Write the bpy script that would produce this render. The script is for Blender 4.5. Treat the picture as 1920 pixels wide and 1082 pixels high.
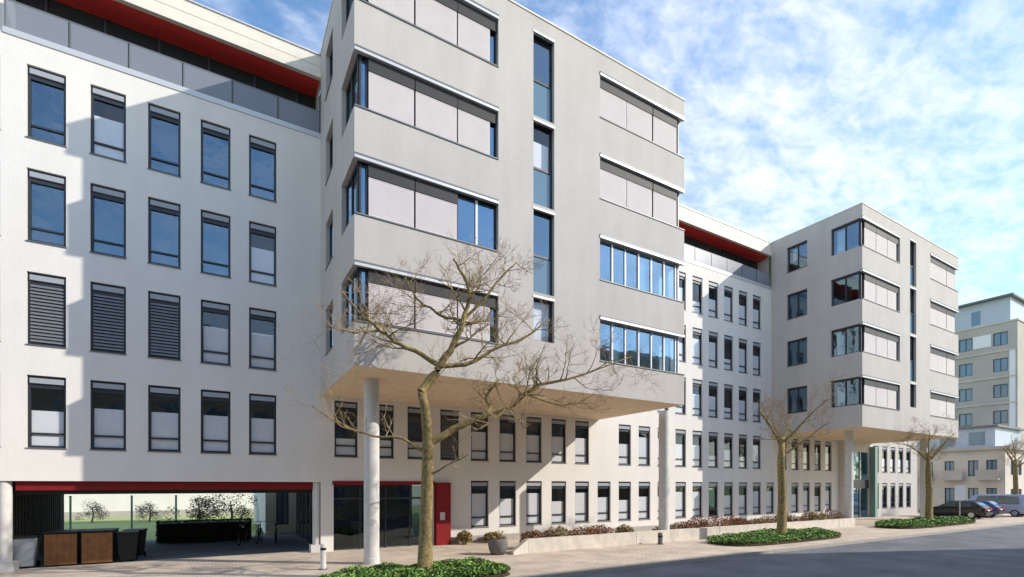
import bpy, math, random
from mathutils import Vector, Matrix
random.seed(7)
for o in list(bpy.data.objects): bpy.data.objects.remove(o)
S = bpy.context.scene
COL = S.collection

# ------------------------------------------------------------------ camera
A = math.radians(30.48)          # yaw of the camera off the facade normal
CAMH = 2.7
cam = bpy.data.objects.new('camera', bpy.data.cameras.new('camera')); COL.objects.link(cam)
cam.location = (0, 0, CAMH); cam.rotation_euler = (math.pi/2, 0, -A)
cam.data.sensor_width = 36; cam.data.lens = 930.3/1920*36
cam.data.shift_y = (911.2-541)/1920
cam.data.clip_start = .1; cam.data.clip_end = 6000
S.camera = cam
# ------------------------------------------------------------------ sun, sky, exposure
SUN = Vector((7.88, -5.9, 5.77)).normalized()
ELEV = math.asin(SUN.z); AZ = math.atan2(SUN.x, SUN.y)
sl = bpy.data.lights.new('sun', 'SUN'); sl.energy = 2.0; sl.angle = math.radians(.5); sl.color = (1, .92, .81)
so = bpy.data.objects.new('sun', sl); COL.objects.link(so)
so.rotation_euler = SUN.to_track_quat('Z', 'Y').to_euler(); so.location = (40, -40, 60)
W = bpy.data.worlds.new('World'); S.world = W; W.use_nodes = True
nt = W.node_tree; N = nt.nodes; L = nt.links; N.clear()
out = N.new('ShaderNodeOutputWorld'); bg = N.new('ShaderNodeBackground'); bg.inputs[1].default_value = .15
sky = N.new('ShaderNodeTexSky'); sky.sky_type = 'NISHITA'; sky.sun_disc = False
sky.sun_elevation = ELEV; sky.sun_rotation = AZ; sky.air_density = 1.25; sky.dust_density = .35; sky.ozone_density = 2.6
tc = N.new('ShaderNodeTexCoord'); sp = N.new('ShaderNodeSeparateXYZ'); L.new(tc.outputs['Generated'], sp.inputs[0])
def wmath(op, a, b=None, c=None):
    n = N.new('ShaderNodeMath'); n.operation = op
    for i, x in enumerate((a, b, c)):
        if x is None: continue
        if isinstance(x, (int, float)): n.inputs[i].default_value = x
        else: L.new(x, n.inputs[i])
    return n.outputs[0]
zc = wmath('ADD', wmath('MAXIMUM', sp.outputs[2], .0), .16)
cb = N.new('ShaderNodeCombineXYZ')
L.new(wmath('DIVIDE', sp.outputs[0], zc), cb.inputs[0]); L.new(wmath('DIVIDE', sp.outputs[1], zc), cb.inputs[1])
def wnoise(scale, det, rough, off, stretch=(1, 1, 1), rot=0, dist=0):
    mp = N.new('ShaderNodeMapping'); mp.inputs['Location'].default_value = off; mp.inputs['Scale'].default_value = stretch
    mp.inputs['Rotation'].default_value = (0, 0, rot)
    L.new(cb.outputs[0], mp.inputs[0])
    n = N.new('ShaderNodeTexNoise'); n.inputs['Scale'].default_value = scale; n.inputs['Detail'].default_value = det
    n.inputs['Roughness'].default_value = rough; n.inputs['Distortion'].default_value = dist; L.new(mp.outputs[0], n.inputs[0]); return n.outputs[0]
big = wnoise(.55, 2, .5, (-7.0, 1.8, 0))
mid = wnoise(7.0, 6, .6, (1, 5, 0), (1, 1.6, 1), .6, .4)
fine = wnoise(19, 4, .6, (4, 2, 0), (1, 1.4, 1), .4, .3)
cl = wmath('ADD', wmath('MULTIPLY', big, 1.25), wmath('ADD', wmath('MULTIPLY', mid, 1.0), wmath('MULTIPLY', fine, .5)))
mr = N.new('ShaderNodeMapRange'); mr.interpolation_type = 'SMOOTHSTEP'; mr.inputs[1].default_value = 1.04; mr.inputs[2].default_value = 1.94
L.new(cl, mr.inputs[0])
cloudf = wmath('MULTIPLY', mr.outputs[0], .93)
mx = N.new('ShaderNodeMix'); mx.data_type = 'RGBA'; L.new(cloudf, mx.inputs[0])
hs = N.new('ShaderNodeHueSaturation'); hs.inputs['Saturation'].default_value = 1.14; hs.inputs['Value'].default_value = .72; L.new(sky.outputs[0], hs.inputs['Color'])
L.new(hs.outputs[0], mx.inputs[6]); mx.inputs[7].default_value = (3.4, 3.55, 4.0, 1)
L.new(mx.outputs[2], bg.inputs[0]); L.new(bg.outputs[0], out.inputs[0])
vs = S.view_settings; vs.view_transform = 'Standard'; vs.look = 'None'; vs.gamma = 1; vs.exposure = 1.24; vs.use_curve_mapping = False
S.cycles.max_bounces = 6; S.cycles.transparent_max_bounces = 12; S.cycles.caustics_reflective = False; S.cycles.caustics_refractive = False

# ------------------------------------------------------------------ materials
def mat(name, col, rough=.8, metal=0, var=.0, vscale=3, bump=0, bscale=40, spec=.3, stain=0, island=0):
    m = bpy.data.materials.new(name); m.use_nodes = True; t = m.node_tree; b = t.nodes['Principled BSDF']
    b.inputs['Base Color'].default_value = (*col, 1); b.inputs['Roughness'].default_value = rough
    b.inputs['Metallic'].default_value = metal; b.inputs['Specular IOR Level'].default_value = spec
    g = t.nodes.new('ShaderNodeNewGeometry')
    cur = None
    def noise(sc, det=5, stretch=None):
        n = t.nodes.new('ShaderNodeTexNoise'); n.inputs['Scale'].default_value = sc; n.inputs['Detail'].default_value = det
        if stretch:
            mp = t.nodes.new('ShaderNodeMapping'); mp.inputs['Scale'].default_value = stretch
            t.links.new(g.outputs['Position'], mp.inputs[0]); t.links.new(mp.outputs[0], n.inputs[0])
        else: t.links.new(g.outputs['Position'], n.inputs[0])
        return n.outputs[0]
    def mulv(src, amt, lo=.3, hi=.7):
        nonlocal cur
        r = t.nodes.new('ShaderNodeMapRange'); r.inputs[1].default_value = lo; r.inputs[2].default_value = hi
        r.inputs[3].default_value = 1-amt; r.inputs[4].default_value = 1+amt*.6; t.links.new(src, r.inputs[0])
        x = t.nodes.new('ShaderNodeMix'); x.data_type = 'RGBA'; x.blend_type = 'MULTIPLY'; x.inputs[0].default_value = 1
        if cur is None: x.inputs[6].default_value = (*col, 1)
        else: t.links.new(cur, x.inputs[6])
        t.links.new(r.outputs[0], x.inputs[7]); cur = x.outputs[2]
    if var: mulv(noise(vscale), var)
    if stain: mulv(noise(1.6, 4, (1, 1, .13)), stain)
    if island: mulv(g.outputs['Random Per Island'], island, 0, 1)
    if cur is not None: t.links.new(cur, b.inputs['Base Color'])
    if bump:
        bp = t.nodes.new('ShaderNodeBump'); bp.inputs['Strength'].default_value = bump; bp.inputs['Distance'].default_value = .02
        t.links.new(noise(bscale, 4), bp.inputs['Height']); t.links.new(bp.outputs[0], b.inputs['Normal'])
    return m
def glassmat(name, tint, refl, gcol=(.8, .9, 1)):
    m = bpy.data.materials.new(name); m.use_nodes = True; t = m.node_tree; t.nodes.clear()
    o = t.nodes.new('ShaderNodeOutputMaterial'); tr = t.nodes.new('ShaderNodeBsdfTransparent'); tr.inputs[0].default_value = (*tint, 1)
    gl = t.nodes.new('ShaderNodeBsdfGlossy'); gl.inputs[0].default_value = (*gcol, 1); gl.inputs['Roughness'].default_value = .02
    ge = t.nodes.new('ShaderNodeNewGeometry')
    dt = t.nodes.new('ShaderNodeVectorMath'); dt.operation = 'DOT_PRODUCT'; t.links.new(ge.outputs['Incoming'], dt.inputs[0]); t.links.new(ge.outputs['Normal'], dt.inputs[1])
    def mth(op, x, y):
        q = t.nodes.new('ShaderNodeMath'); q.operation = op
        for i_, z_ in enumerate((x, y)):
            if z_ is None: continue
            if isinstance(z_, (int, float)): q.inputs[i_].default_value = z_
            else: t.links.new(z_, q.inputs[i_])
        return q
    a = mth('ADD', mth('MULTIPLY', mth('POWER', mth('SUBTRACT', 1.0, mth('ABSOLUTE', dt.outputs['Value'], None).outputs[0]).outputs[0], 5.0).outputs[0], .9-refl).outputs[0], refl+.04)
    n = t.nodes.new('ShaderNodeTexNoise'); n.inputs['Scale'].default_value = 1.3; t.links.new(ge.outputs['Position'], n.inputs[0])
    bp = t.nodes.new('ShaderNodeBump'); bp.inputs['Strength'].default_value = .14; bp.inputs['Distance'].default_value = .05
    t.links.new(n.outputs[0], bp.inputs['Height']); t.links.new(bp.outputs[0], gl.inputs['Normal'])
    mx = t.nodes.new('ShaderNodeMixShader'); t.links.new(a.outputs[0], mx.inputs[0]); t.links.new(tr.outputs[0], mx.inputs[1]); t.links.new(gl.outputs[0], mx.inputs[2])
    t.links.new(mx.outputs[0], o.inputs[0]); return m
def frosted(name):
    m = bpy.data.materials.new(name); m.use_nodes = True; t = m.node_tree; b = t.nodes['Principled BSDF']; b.inputs['Base Color'].default_value = (.34, .36, .42, 1); b.inputs['Roughness'].default_value = .25
    tr = t.nodes.new('ShaderNodeBsdfTransparent'); tr.inputs[0].default_value = (.8, .85, .88, 1); mx = t.nodes.new('ShaderNodeMixShader'); mx.inputs[0].default_value = .55
    t.links.new(tr.outputs[0], mx.inputs[1]); t.links.new(b.outputs[0], mx.inputs[2]); t.links.new(mx.outputs[0], t.nodes['Material Output'].inputs[0]); return m
def pavmat(name, c1, c2, cm, bw, bh, var=.2):
    m = mat(name, c1, .9); t = m.node_tree; b = t.nodes['Principled BSDF']
    g = t.nodes.new('ShaderNodeNewGeometry'); br = t.nodes.new('ShaderNodeTexBrick')
    br.inputs['Color1'].default_value = (*c1, 1); br.inputs['Color2'].default_value = (*c2, 1); br.inputs['Mortar'].default_value = (*cm, 1)
    br.inputs['Scale'].default_value = 1; br.inputs['Brick Width'].default_value = bw; br.inputs['Row Height'].default_value = bh; br.inputs['Mortar Size'].default_value = .008
    t.links.new(g.outputs['Position'], br.inputs[0])
    n = t.nodes.new('ShaderNodeTexNoise'); n.inputs['Scale'].default_value = .8; n.inputs['Detail'].default_value = 8; t.links.new(g.outputs['Position'], n.inputs[0])
    r = t.nodes.new('ShaderNodeMapRange'); r.inputs[1].default_value = .3; r.inputs[2].default_value = .7; r.inputs[3].default_value = 1-var; r.inputs[4].default_value = 1+var; t.links.new(n.outputs[0], r.inputs[0])
    x = t.nodes.new('ShaderNodeMix'); x.data_type = 'RGBA'; x.blend_type = 'MULTIPLY'; x.inputs[0].default_value = 1
    t.links.new(br.outputs[0], x.inputs[6]); t.links.new(r.outputs[0], x.inputs[7]); t.links.new(x.outputs[2], b.inputs['Base Color'])
    return m
M = dict(
 white=mat('white_render', (.76, .735, .70), .9, var=.025, vscale=.7, bump=.45, bscale=60, stain=.035),
 grey=mat('grey_render', (.53, .50, .47), .9, var=.04, vscale=.8, bump=.55, bscale=45, stain=.05),
 soffit=mat('tan_soffit', (.84, .66, .46), .85, var=.1, vscale=2),
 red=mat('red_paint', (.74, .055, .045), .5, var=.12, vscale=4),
 smoked=mat('smoked_glass', (.022, .028, .03), .22, spec=.25),
 headbox=mat('head_box', (.34, .37, .41), .5),
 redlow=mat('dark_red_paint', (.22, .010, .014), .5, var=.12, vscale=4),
 clad=mat('cream_cladding', (.74, .69, .60), .6, var=.06, vscale=3),
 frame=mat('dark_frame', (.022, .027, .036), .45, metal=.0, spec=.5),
 alu=mat('pale_aluminium', (.55, .56, .58), .45, metal=.3),
 white_metal=mat('white_metal', (.75, .75, .76), .5),
 trim=mat('grey_trim', (.16, .17, .18), .5, metal=.3),
 blind=mat('pale_blind', (.62, .575, .57), .75, var=.04, vscale=2),
 wblind=mat('white_blind', (.80, .80, .82), .8, var=.03),
 louver=mat('grey_louver', (.20, .21, .22), .5, metal=.4),
 boxgrey=mat('blind_box', (.04, .04, .043), .6),
 glass=glassmat('window_glass', (.7, .8, .85), .21, (.52, .75, .95)),
 glass2=glassmat('clear_glass', (.93, .95, .97), .05), darkglass=glassmat('dark_glass', (.4, .45, .45), .02),
 blueglass=mat('blue_spandrel_glass', (.09, .18, .25), .12, spec=1.0),
 balus=frosted('balustrade_glass'),
 green=mat('green_paint', (.22, .36, .33), .4),
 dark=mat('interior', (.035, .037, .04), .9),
 room=mat('room', (.09, .09, .09), .9, var=.5, vscale=1.2),
 column=mat('column_concrete', (.64, .63, .61), .85, var=.09, vscale=4, bump=.3, stain=.10),
 stone=mat('pale_concrete', (.66, .61, .53), .9, var=.14, vscale=3, bump=.4, stain=.08),
 kerb=mat('kerb_stone', (.42, .39, .36), .9, var=.15, vscale=6),
 asphalt=mat('asphalt', (.165, .172, .19), .9, var=.25, vscale=.55, stain=.1, bump=.4, bscale=120),
 paving=pavmat('brown_paving', (.53, .44, .35), (.60, .50, .40), (.36, .30, .24), .24, .12),
 field=mat('field_grass', (.33, .40, .15), 1, var=.25, vscale=.12),
 bark=mat('bark', (.27, .205, .09), .95, var=.5, vscale=9, bump=1, bscale=30),
 twig=mat('twig', (.33, .24, .13), .9, var=.2, vscale=6),
 leaf=mat('leaf_green', (.19, .36, .065), .6, island=.6, spec=.3),
 leafd=mat('leaf_dark', (.022, .045, .022), .7, island=.5),
 leafr=mat('leaf_russet', (.30, .14, .08), .9, island=.7, spec=.05),
 leafy=mat('leaf_ochre', (.32, .23, .09), .9, island=.7, spec=.05),
 leafg=mat('leaf_pale', (.28, .42, .10), .6, island=.6),
 leafh=mat('leaf_hedge', (.045, .075, .03), .7, island=.6),
 soil=mat('soil', (.06, .04, .025), 1, var=.3, vscale=8),
 wood=mat('brown_boards', (.26, .115, .045), .8, var=.25, vscale=5),
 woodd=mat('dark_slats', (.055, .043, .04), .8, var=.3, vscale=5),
 black=mat('black_plastic', (.014, .014, .016), .5),
 rubber=mat('tyre', (.012, .012, .012), .9),
 steel=mat('steel', (.5, .5, .5), .35, metal=.9),
 beige=mat('beige_render', (.44, .415, .375), .9, var=.08, vscale=.6),
 cream=mat('cream_render', (.58, .53, .46), .9, var=.08, vscale=.6),
 paleblue=mat('pale_cladding', (.46, .52, .60), .5, var=.05),
 roof=mat('roof_tiles', (.20, .08, .05), .8, var=.2, vscale=3),
 opp=mat('ochre_render', (.45, .38, .28), .9, var=.1, vscale=.8),
 carblack=mat('black_car_paint', (.012, .013, .016), .25, spec=.6), carblue=mat('blue_car_paint', (.03, .06, .16), .25, spec=.6),
 carsilver=mat('lilac_van_paint', (.34, .38, .52), .3, spec=.6), carglass=mat('car_glass', (.05, .09, .11), .05, spec=1), tail=mat('tail_light', (.55, .015, .012), .3),
 plate=mat('number_plate', (.7, .7, .66), .5),
)
# ------------------------------------------------------------------ mesh helpers
class MB:
    def __init__(s): s.v = []; s.f = []; s.smooth = False
    def quad(s, *p):
        i = len(s.v); s.v += [tuple(q) for q in p]; s.f.append(tuple(range(i, i+len(p)))); return s
    def box(s, x0, x1, y0, y1, z0, z1):
        i = len(s.v)
        s.v += [(x0,y0,z0),(x1,y0,z0),(x1,y1,z0),(x0,y1,z0),(x0,y0,z1),(x1,y0,z1),(x1,y1,z1),(x0,y1,z1)]
        s.f += [tuple(i+k for k in q) for q in ((3,2,1,0),(4,5,6,7),(0,1,5,4),(1,2,6,5),(2,3,7,6),(3,0,4,7))]; return s
    def lathe(s, prof, n=16, c=(0, 0)):
        i = len(s.v)
        for r, z in prof:
            for k in range(n):
                a = 2*math.pi*k/n; s.v.append((c[0]+r*math.cos(a), c[1]+r*math.sin(a), z))
        for j in range(len(prof)-1):
            for k in range(n):
                k2 = (k+1) % n; s.f.append((i+j*n+k, i+j*n+k2, i+(j+1)*n+k2, i+(j+1)*n+k))
        s.f.append(tuple(i+k for k in reversed(range(n)))); s.f.append(tuple(i+(len(prof)-1)*n+k for k in range(n))); return s
    def tube(s, pts, rad, n=6, cap=True):
        pts = [Vector(p) for p in pts]; i = len(s.v); m = len(pts); ref = Vector((.3, .2, 1)).normalized()
        for j, p in enumerate(pts):
            d = (pts[min(j+1, m-1)]-pts[max(j-1, 0)]).normalized()
            a = d.cross(ref if abs(d.dot(ref)) < .95 else Vector((1, 0, 0))).normalized(); b = d.cross(a)
            r = rad[j] if isinstance(rad, (list, tuple)) else rad
            for k in range(n):
                t = 2*math.pi*k/n; s.v.append(tuple(p+(a*math.cos(t)+b*math.sin(t))*r))
        for j in range(m-1):
            for k in range(n):
                k2 = (k+1) % n; s.f.append((i+j*n+k, i+j*n+k2, i+(j+1)*n+k2, i+(j+1)*n+k))
        if cap and n > 3: s.f.append(tuple(i+k for k in range(n))); s.f.append(tuple(i+(m-1)*n+k for k in range(n)))
        return s
    def ring(s, c, R, r, axis='x', n=24, m=6):
        i = len(s.v)
        for j in range(n):
            a = 2*math.pi*j/n
            for k in range(m):
                b = 2*math.pi*k/m; q = R+r*math.cos(b); x = r*math.sin(b)
                p = (x, q*math.cos(a), q*math.sin(a)) if axis == 'x' else (q*math.cos(a), x, q*math.sin(a))
                s.v.append((c[0]+p[0], c[1]+p[1], c[2]+p[2]))
        for j in range(n):
            for k in range(m):
                s.f.append((i+j*m+k, i+((j+1) % n)*m+k, i+((j+1) % n)*m+(k+1) % m, i+j*m+(k+1) % m))
        return s
    def mesh(s, name, m):
        me = bpy.data.meshes.new(name); me.from_pydata(s.v, [], s.f); me.materials.append(m)
        if s.smooth:
            for p in me.polygons: p.use_smooth = True
        me.update(); return me
    def build(s, name, m, parent=None, loc=None): return add(name, s.mesh(name, m), parent, loc)
WL = {}
def add(name, me, parent=None, loc=None, rz=0):
    """loc is a world position; None = the mesh is already in world coordinates"""
    o = bpy.data.objects.new(name, me); COL.objects.link(o); base = WL.get(parent.name, Vector()) if parent else Vector()
    l = Vector(loc) if loc is not None else Vector()
    WL[o.name] = l
    o.location = l-base; o.rotation_euler = (0, 0, rz)
    if parent: o.parent = parent
    return o
def sub(name, me, parent):          # a child in its parent's own coordinates
    o = bpy.data.objects.new(name, me); COL.objects.link(o); o.parent = parent; return o
def thing(name, label, cat, loc=(0, 0, 0), group=None, rz=0):
    o = bpy.data.objects.new(name, None); COL.objects.link(o); o.location = loc; o.rotation_euler = (0, 0, rz); o.empty_display_size = .3
    WL[o.name] = Vector(loc); return tag(o, label, cat, group)
def tag(o, label, cat, group=None):
    o['label'] = label; o['category'] = cat
    if group: o['group'] = group
    return o
def struct(o): o['kind'] = 'structure'; return o
def facade(name, m, parent, axis, fixed, a0, a1, z0, z1, ops, depth, inward=1, trim=None):
    mb = MB(); P = (lambda a, d, z: (a, fixed+d*inward, z)) if axis == 'u' else (lambda a, d, z: (fixed+d*inward, a, z))
    ops = [(max(o[0], a0), min(o[1], a1), o[2], o[3]) for o in ops]
    xs = sorted({a0, a1, *[o[0] for o in ops], *[o[1] for o in ops]}); zs = sorted({z0, z1, *[o[2] for o in ops], *[o[3] for o in ops]})
    for i in range(len(xs)-1):
        for j in range(len(zs)-1):
            cx, cz = (xs[i]+xs[i+1])/2, (zs[j]+zs[j+1])/2
            if any(o[0] < cx < o[1] and o[2] < cz < o[3] for o in ops): continue
            mb.quad(P(xs[i], 0, zs[j]), P(xs[i+1], 0, zs[j]), P(xs[i+1], 0, zs[j+1]), P(xs[i], 0, zs[j+1]))
    for (b0, b1, c0, c1) in ops:
        l0 = b0 if trim is None else max(b0, trim)
        if b0 > a0+1e-6: mb.quad(P(b0, 0, c0), P(b0, depth, c0), P(b0, depth, c1), P(b0, 0, c1))
        if b1 < a1-1e-6: mb.quad(P(b1, 0, c0), P(b1, depth, c0), P(b1, depth, c1), P(b1, 0, c1))
        if c0 > z0+1e-6: mb.quad(P(l0, 0, c0), P(b1, 0, c0), P(b1, depth, c0), P(l0, depth, c0))
        if c1 < z1-1e-6: mb.quad(P(l0, 0, c1), P(b1, 0, c1), P(b1, depth, c1), P(l0, depth, c1))
    return mb.build(name, m, parent)
# pixel ray -> point on the plane v = const (only used to lay out the measured tree skeleton and far things)
def at(x, y, v):
    k = (x-960)/930.3; u = v*math.tan(math.atan(k)+A); d = u*math.sin(A)+v*math.cos(A)
    return Vector((u, v, CAMH+(911.2-y)/930.3*d))

# ------------------------------------------------------------------ the setting
D = 21.44; VB = 15.54; VR = 29.5
U0, PITCH = -4.825, 1.5643
struct(MB().quad((-900,-900,-.15),(900,-900,-.15),(900,1500,-.15),(-900,1500,-.15)).build('ground', M['field']))
struct(MB().box(-120, 160, -1.2, 12.38, -.3, -.12).build('road', M['asphalt']))
pv = struct(MB().box(-60, 110, 12.5, 30.5, -.4, 0).build('pavement', M['paving']))
ks = MB().box(0, .99, 0, .119, -.3, .008).mesh('kerb_stone', M['kerb'])
for i in range(-8, 72): add('kerb_stone', ks, pv, (i, 12.38, 0))
struct(MB().box(-120, 160, -3, -1.2, -.3, -.02).build('pavement', M['paving']))
hl = MB()
random.seed(3)
rid = [(-500+i*25, 30+14*math.sin(i*.31)+9*math.sin(i*.83+1)) for i in range(60)]
for (x0, h0), (x1, h1) in zip(rid[:-1], rid[1:]):
    hl.quad((x0, 900, -.2), (x1, 900, -.2), (x1, 960, h1), (x0, 960, h0)); hl.quad((x0, 960, h0), (x1, 960, h1), (x1, 1100, -.2), (x0, 1100, -.2))
struct(hl.build('hills', mat('far_hills', (.10, .13, .13), 1, var=.2, vscale=.02)))

# ------------------------------------------------------------------ window kit (local: x along the wall, -y outwards, origin at the sill centre on the wall plane)
WW, WH = .95, 2.32
def bars(w, h, y0, y1, t, mull=(), trans=()):
    m = MB(); m.box(-w/2, w/2, y0, y1, 0, t).box(-w/2, w/2, y0, y1, h-t, h).box(-w/2, -w/2+t, y0, y1, t, h-t).box(w/2-t, w/2, y0, y1, t, h-t)
    for x in mull: m.box(x-t*.4, x+t*.4, y0+.004, y1-.004, t, h-t)
    for z in trans: m.box(-w/2+t, w/2-t, y0+.006, y1-.006, z-t*.4, z+t*.4)
    return m
def rect(w, z0, z1, y): return MB().quad((-w/2, y, z0), (w/2, y, z0), (w/2, y, z1), (-w/2, y, z1))
WK = {}
def room(h):
    w = WW/2+.25; m = MB(); y0, y1 = .175, .9
    m.quad((-w, y1, -.2), (w, y1, -.2), (w, y1, h+.2), (-w, y1, h+.2)); m.quad((-w, y0, -.2), (-w, y1, -.2), (-w, y1, h+.2), (-w, y0, h+.2)); m.quad((w, y0, -.2), (w, y1, -.2), (w, y1, h+.2), (w, y0, h+.2))
    m.quad((-w, y0, -.2), (w, y0, -.2), (w, y1, -.2), (-w, y1, -.2)); m.quad((-w, y0, h+.2), (w, y0, h+.2), (w, y1, h+.2), (-w, y1, h+.2))
    return m.mesh('room_back', M['room'])
def kit(h):
    k = round(h, 2)
    if k in WK: return WK[k]
    d = dict(frame=bars(WW, h, .09, .17, .075, (), (.46,)).box(-WW/2+.06, WW/2-.06, .085, .16, h-.40, h-.275).mesh('window', M['frame']),  # extra dark strip below the head box stands in for its shadow band
      pane=rect(WW-.12, .06, h-.06, .145).mesh('pane', M['glass']),
      head=MB().box(-WW/2+.06, WW/2-.06, .03, .099, h-.25, h-.085).mesh('blind_box', M['headbox']),
      sill=MB().box(-WW/2-.02, WW/2+.02, -.03, .12, -.035, -.003).mesh('sill', M['trim']),
      back=room(h), clear=rect(WW-.12, .06, h-.06, .145).mesh('pane', M['glass2']))
    for nm, fr in (('half', .60), ('low', .52), ('most', .72), ('third', .33)):
        d[nm] = MB().box(-WW/2+.08, WW/2-.08, .155, .168, .07, h*fr).mesh('blind', M['wblind'])
    sl_ = MB()
    n = int((h-.35)/.11)
    for i in range(n):
        z = .1+i*.11; sl_.quad((-WW/2+.07, .05, z), (WW/2-.07, .05, z), (WW/2-.07, .09, z+.085), (-WW/2+.07, .09, z+.085))
    d['louver'] = sl_.mesh('louver_blind', M['louver']); WK[k] = d; return d
def window(parent, u, z, kind='glass', h=WH, v=D, rz=0):
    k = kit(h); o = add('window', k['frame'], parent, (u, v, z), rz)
    sub('pane', k['pane' if kind in ('glass', 'louver') else 'clear'], o); sub('blind_box', k['head'], o); sub('sill', k['sill'], o); sub('room_back', k['back'], o)
    if kind in k and kind != 'glass': sub('louver_blind' if kind == 'louver' else 'blind', k[kind], o)
    return o
def uc(i): return U0+PITCH*i
ROWZ = {r: 3.93+3.3*(r-1) for r in (1, 2, 3, 4)}     # sill heights, rows 1..4
GZ, GH = .72, 2.23                                    # ground row
def op(i, z, h): return (uc(i)-WW/2, uc(i)+WW/2, z, z+h)
ZT, ZP, ZS, ZB = 20.28, 17.05, 19.38, 6.4

# ------------------------------------------------------------------ recessed top floor shared by the white wings
def penthouse(p, u0, u1, dark=False):
    mb = MB().quad((u0, D+1.06, ZP-.15), (u1, D+1.06, ZP-.15), (u1, D+1.06, ZS-.03), (u0, D+1.06, ZS-.03)); mb.build('top_floor_glazing', M['smoked'], p)
    MB().quad((u0, D+3, ZP-.15), (u1, D+3, ZP-.15), (u1, D+3, ZS), (u0, D+3, ZS)).build('top_floor_room', M['room'], p)
    MB().box(u0, u1, D+.19, D+3, ZP-.3, ZP-.16).build('terrace', M['stone'], p)
    for e in (u0+.02, u1-.02): MB().quad((e, D+.2, ZP-.15), (e, D+3, ZP-.15), (e, D+3, ZS), (e, D+.2, ZS)).build('end_wall', M['grey'], p)
    MB().box(u0, u1, D-.03, D+.18, ZP-.16, ZP+.03).build('parapet_coping', M['alu'], p)
    MB().quad((u0, D+.0, ZS-.0), (u1, D+.0, ZS-.0), (u1, D+1.05, ZS-.13), (u0, D+1.05, ZS-.13)).quad((u0, D+.0, ZS+.06), (u1, D+.0, ZS+.06), (u1, D+1.05, ZS-.07), (u0, D+1.05, ZS-.07)).build('red_soffit', M['red'], p)
    MB().box(u0, u1, D+1.06, VR-.3, ZS-.1, ZS-.02).build('ceiling', M['room'], p)
    for k in range(4):
        MB().box(u0, u1, D-.02+.012*(k % 2), D+.2, ZS-.02+k*.225, ZS+.21+k*.225).build('cladding_board', M['clad'], p)
    MB().box(u0, u1, D-.05, D+8, ZT-.02, ZT+.04).build('roof', M['alu'], p)
    n = max(1, round((u1-u0)/PITCH)); w = (u1-u0)/n
    pm = MB().box(.03, w-.03, 0, .02, .06, .98).mesh('balustrade_panel', M['balus']); qm = MB().box(-.02, .02, -.01, .05, 0, 1.0).mesh('balustrade_post', M['trim'])
    mm = MB().box(-.035, .035, 0, .08, 0, ZS-ZP+.14).mesh('mullion', M['frame'])
    for i in range(n):
        add('balustrade_panel', pm, p, (u0+i*w, D+.1, ZP)); add('balustrade_post', qm, p, (u0+i*w+.02, D+.1, ZP)); add('mullion', mm, p, (u0+i*w+w*.5, D+1.0, ZP-.15))
    MB().box(u0, u1, D+.095, D+.135, ZP+.985, ZP+1.02).build('handrail', M['trim'], p)

# ------------------------------------------------------------------ left white wing over the passage
UB0, UB1 = 3.545, 18.27
U20, U21 = 34.42, 49.14
UL = -12.6; ZG = 2.86
lw = thing('office_wing', 'white rendered wing with five columns of dark windows above the open passage', 'building', (UL, D, 0))
cols = list(range(-3, 5))
ops = [op(i, ROWZ[r], WH) for i in cols for r in ROWZ]
facade('wall', M['white'], lw, 'u', D, UL, UB0, ZG, ZP-.16, ops, .17)
KL = {4: ['glass', 'half', 'glass', 'glass', 'glass'], 3: ['glass', 'glass', 'glass', 'glass', 'half'], 2: ['louver', 'louver', 'louver', 'half', 'half'], 1: ['low', 'half', 'half', 'half', 'half']}
for r in ROWZ:
    for i in cols: window(lw, uc(i), ROWZ[r], KL[r][i] if 0 <= i < 5 else random.choice(['half', 'glass']))
penthouse(lw, -5.85, UB0)
facade('top_wall', M['white'], lw, 'u', D+.25, UL, -5.85, ZP-.16, ZT, [(-6.7, -6.25, ZP+.1, ZS)], .5)
MB().quad((-5.85, D+.25, ZP-.16), (-5.85, D+3, ZP-.16), (-5.85, D+3, ZT), (-5.85, D+.25, ZT)).build('top_wall_return', M['white'], lw)
MB().box(-6.72, -6.23, D+.7, D+.74, ZP+.1, ZS).build('slot_glazing', M['blueglass'], lw)
MB().box(UL, -5.86, D, D+.6, ZP-.158, ZP-.1).build('ledge', M['alu'], lw)
MB().box(UL, UB0, VR-.2, VR, ZG, ZT-.05).build('rear_wall', M['white'], lw)
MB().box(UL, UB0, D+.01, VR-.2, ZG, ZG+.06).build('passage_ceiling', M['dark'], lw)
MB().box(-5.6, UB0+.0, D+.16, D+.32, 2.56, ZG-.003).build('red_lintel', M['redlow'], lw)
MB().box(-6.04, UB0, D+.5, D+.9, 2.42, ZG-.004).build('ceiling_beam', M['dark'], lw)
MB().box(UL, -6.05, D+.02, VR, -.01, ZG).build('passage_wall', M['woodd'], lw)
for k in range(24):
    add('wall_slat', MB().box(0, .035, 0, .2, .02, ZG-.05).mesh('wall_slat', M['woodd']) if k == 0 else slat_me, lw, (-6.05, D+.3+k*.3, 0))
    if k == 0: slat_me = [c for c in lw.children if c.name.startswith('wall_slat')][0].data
colm = MB().lathe([(.17, 0), (.17, 2.859)], 20); colm.smooth = False
cm_ = colm.mesh('column', M['column'])
for uu in (-5.86, 3.43):
    c = add('column', cm_, lw, (uu, D+.22, 0)); sub('plinth', MB().box(-.26, .26, -.26, .26, 0, .30).mesh('plinth', M['column']), c)
struct(MB().box(-6.05, 4.05, D+.75, 30.4, -.01, .004).build('passage_floor', M['asphalt']))
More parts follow.
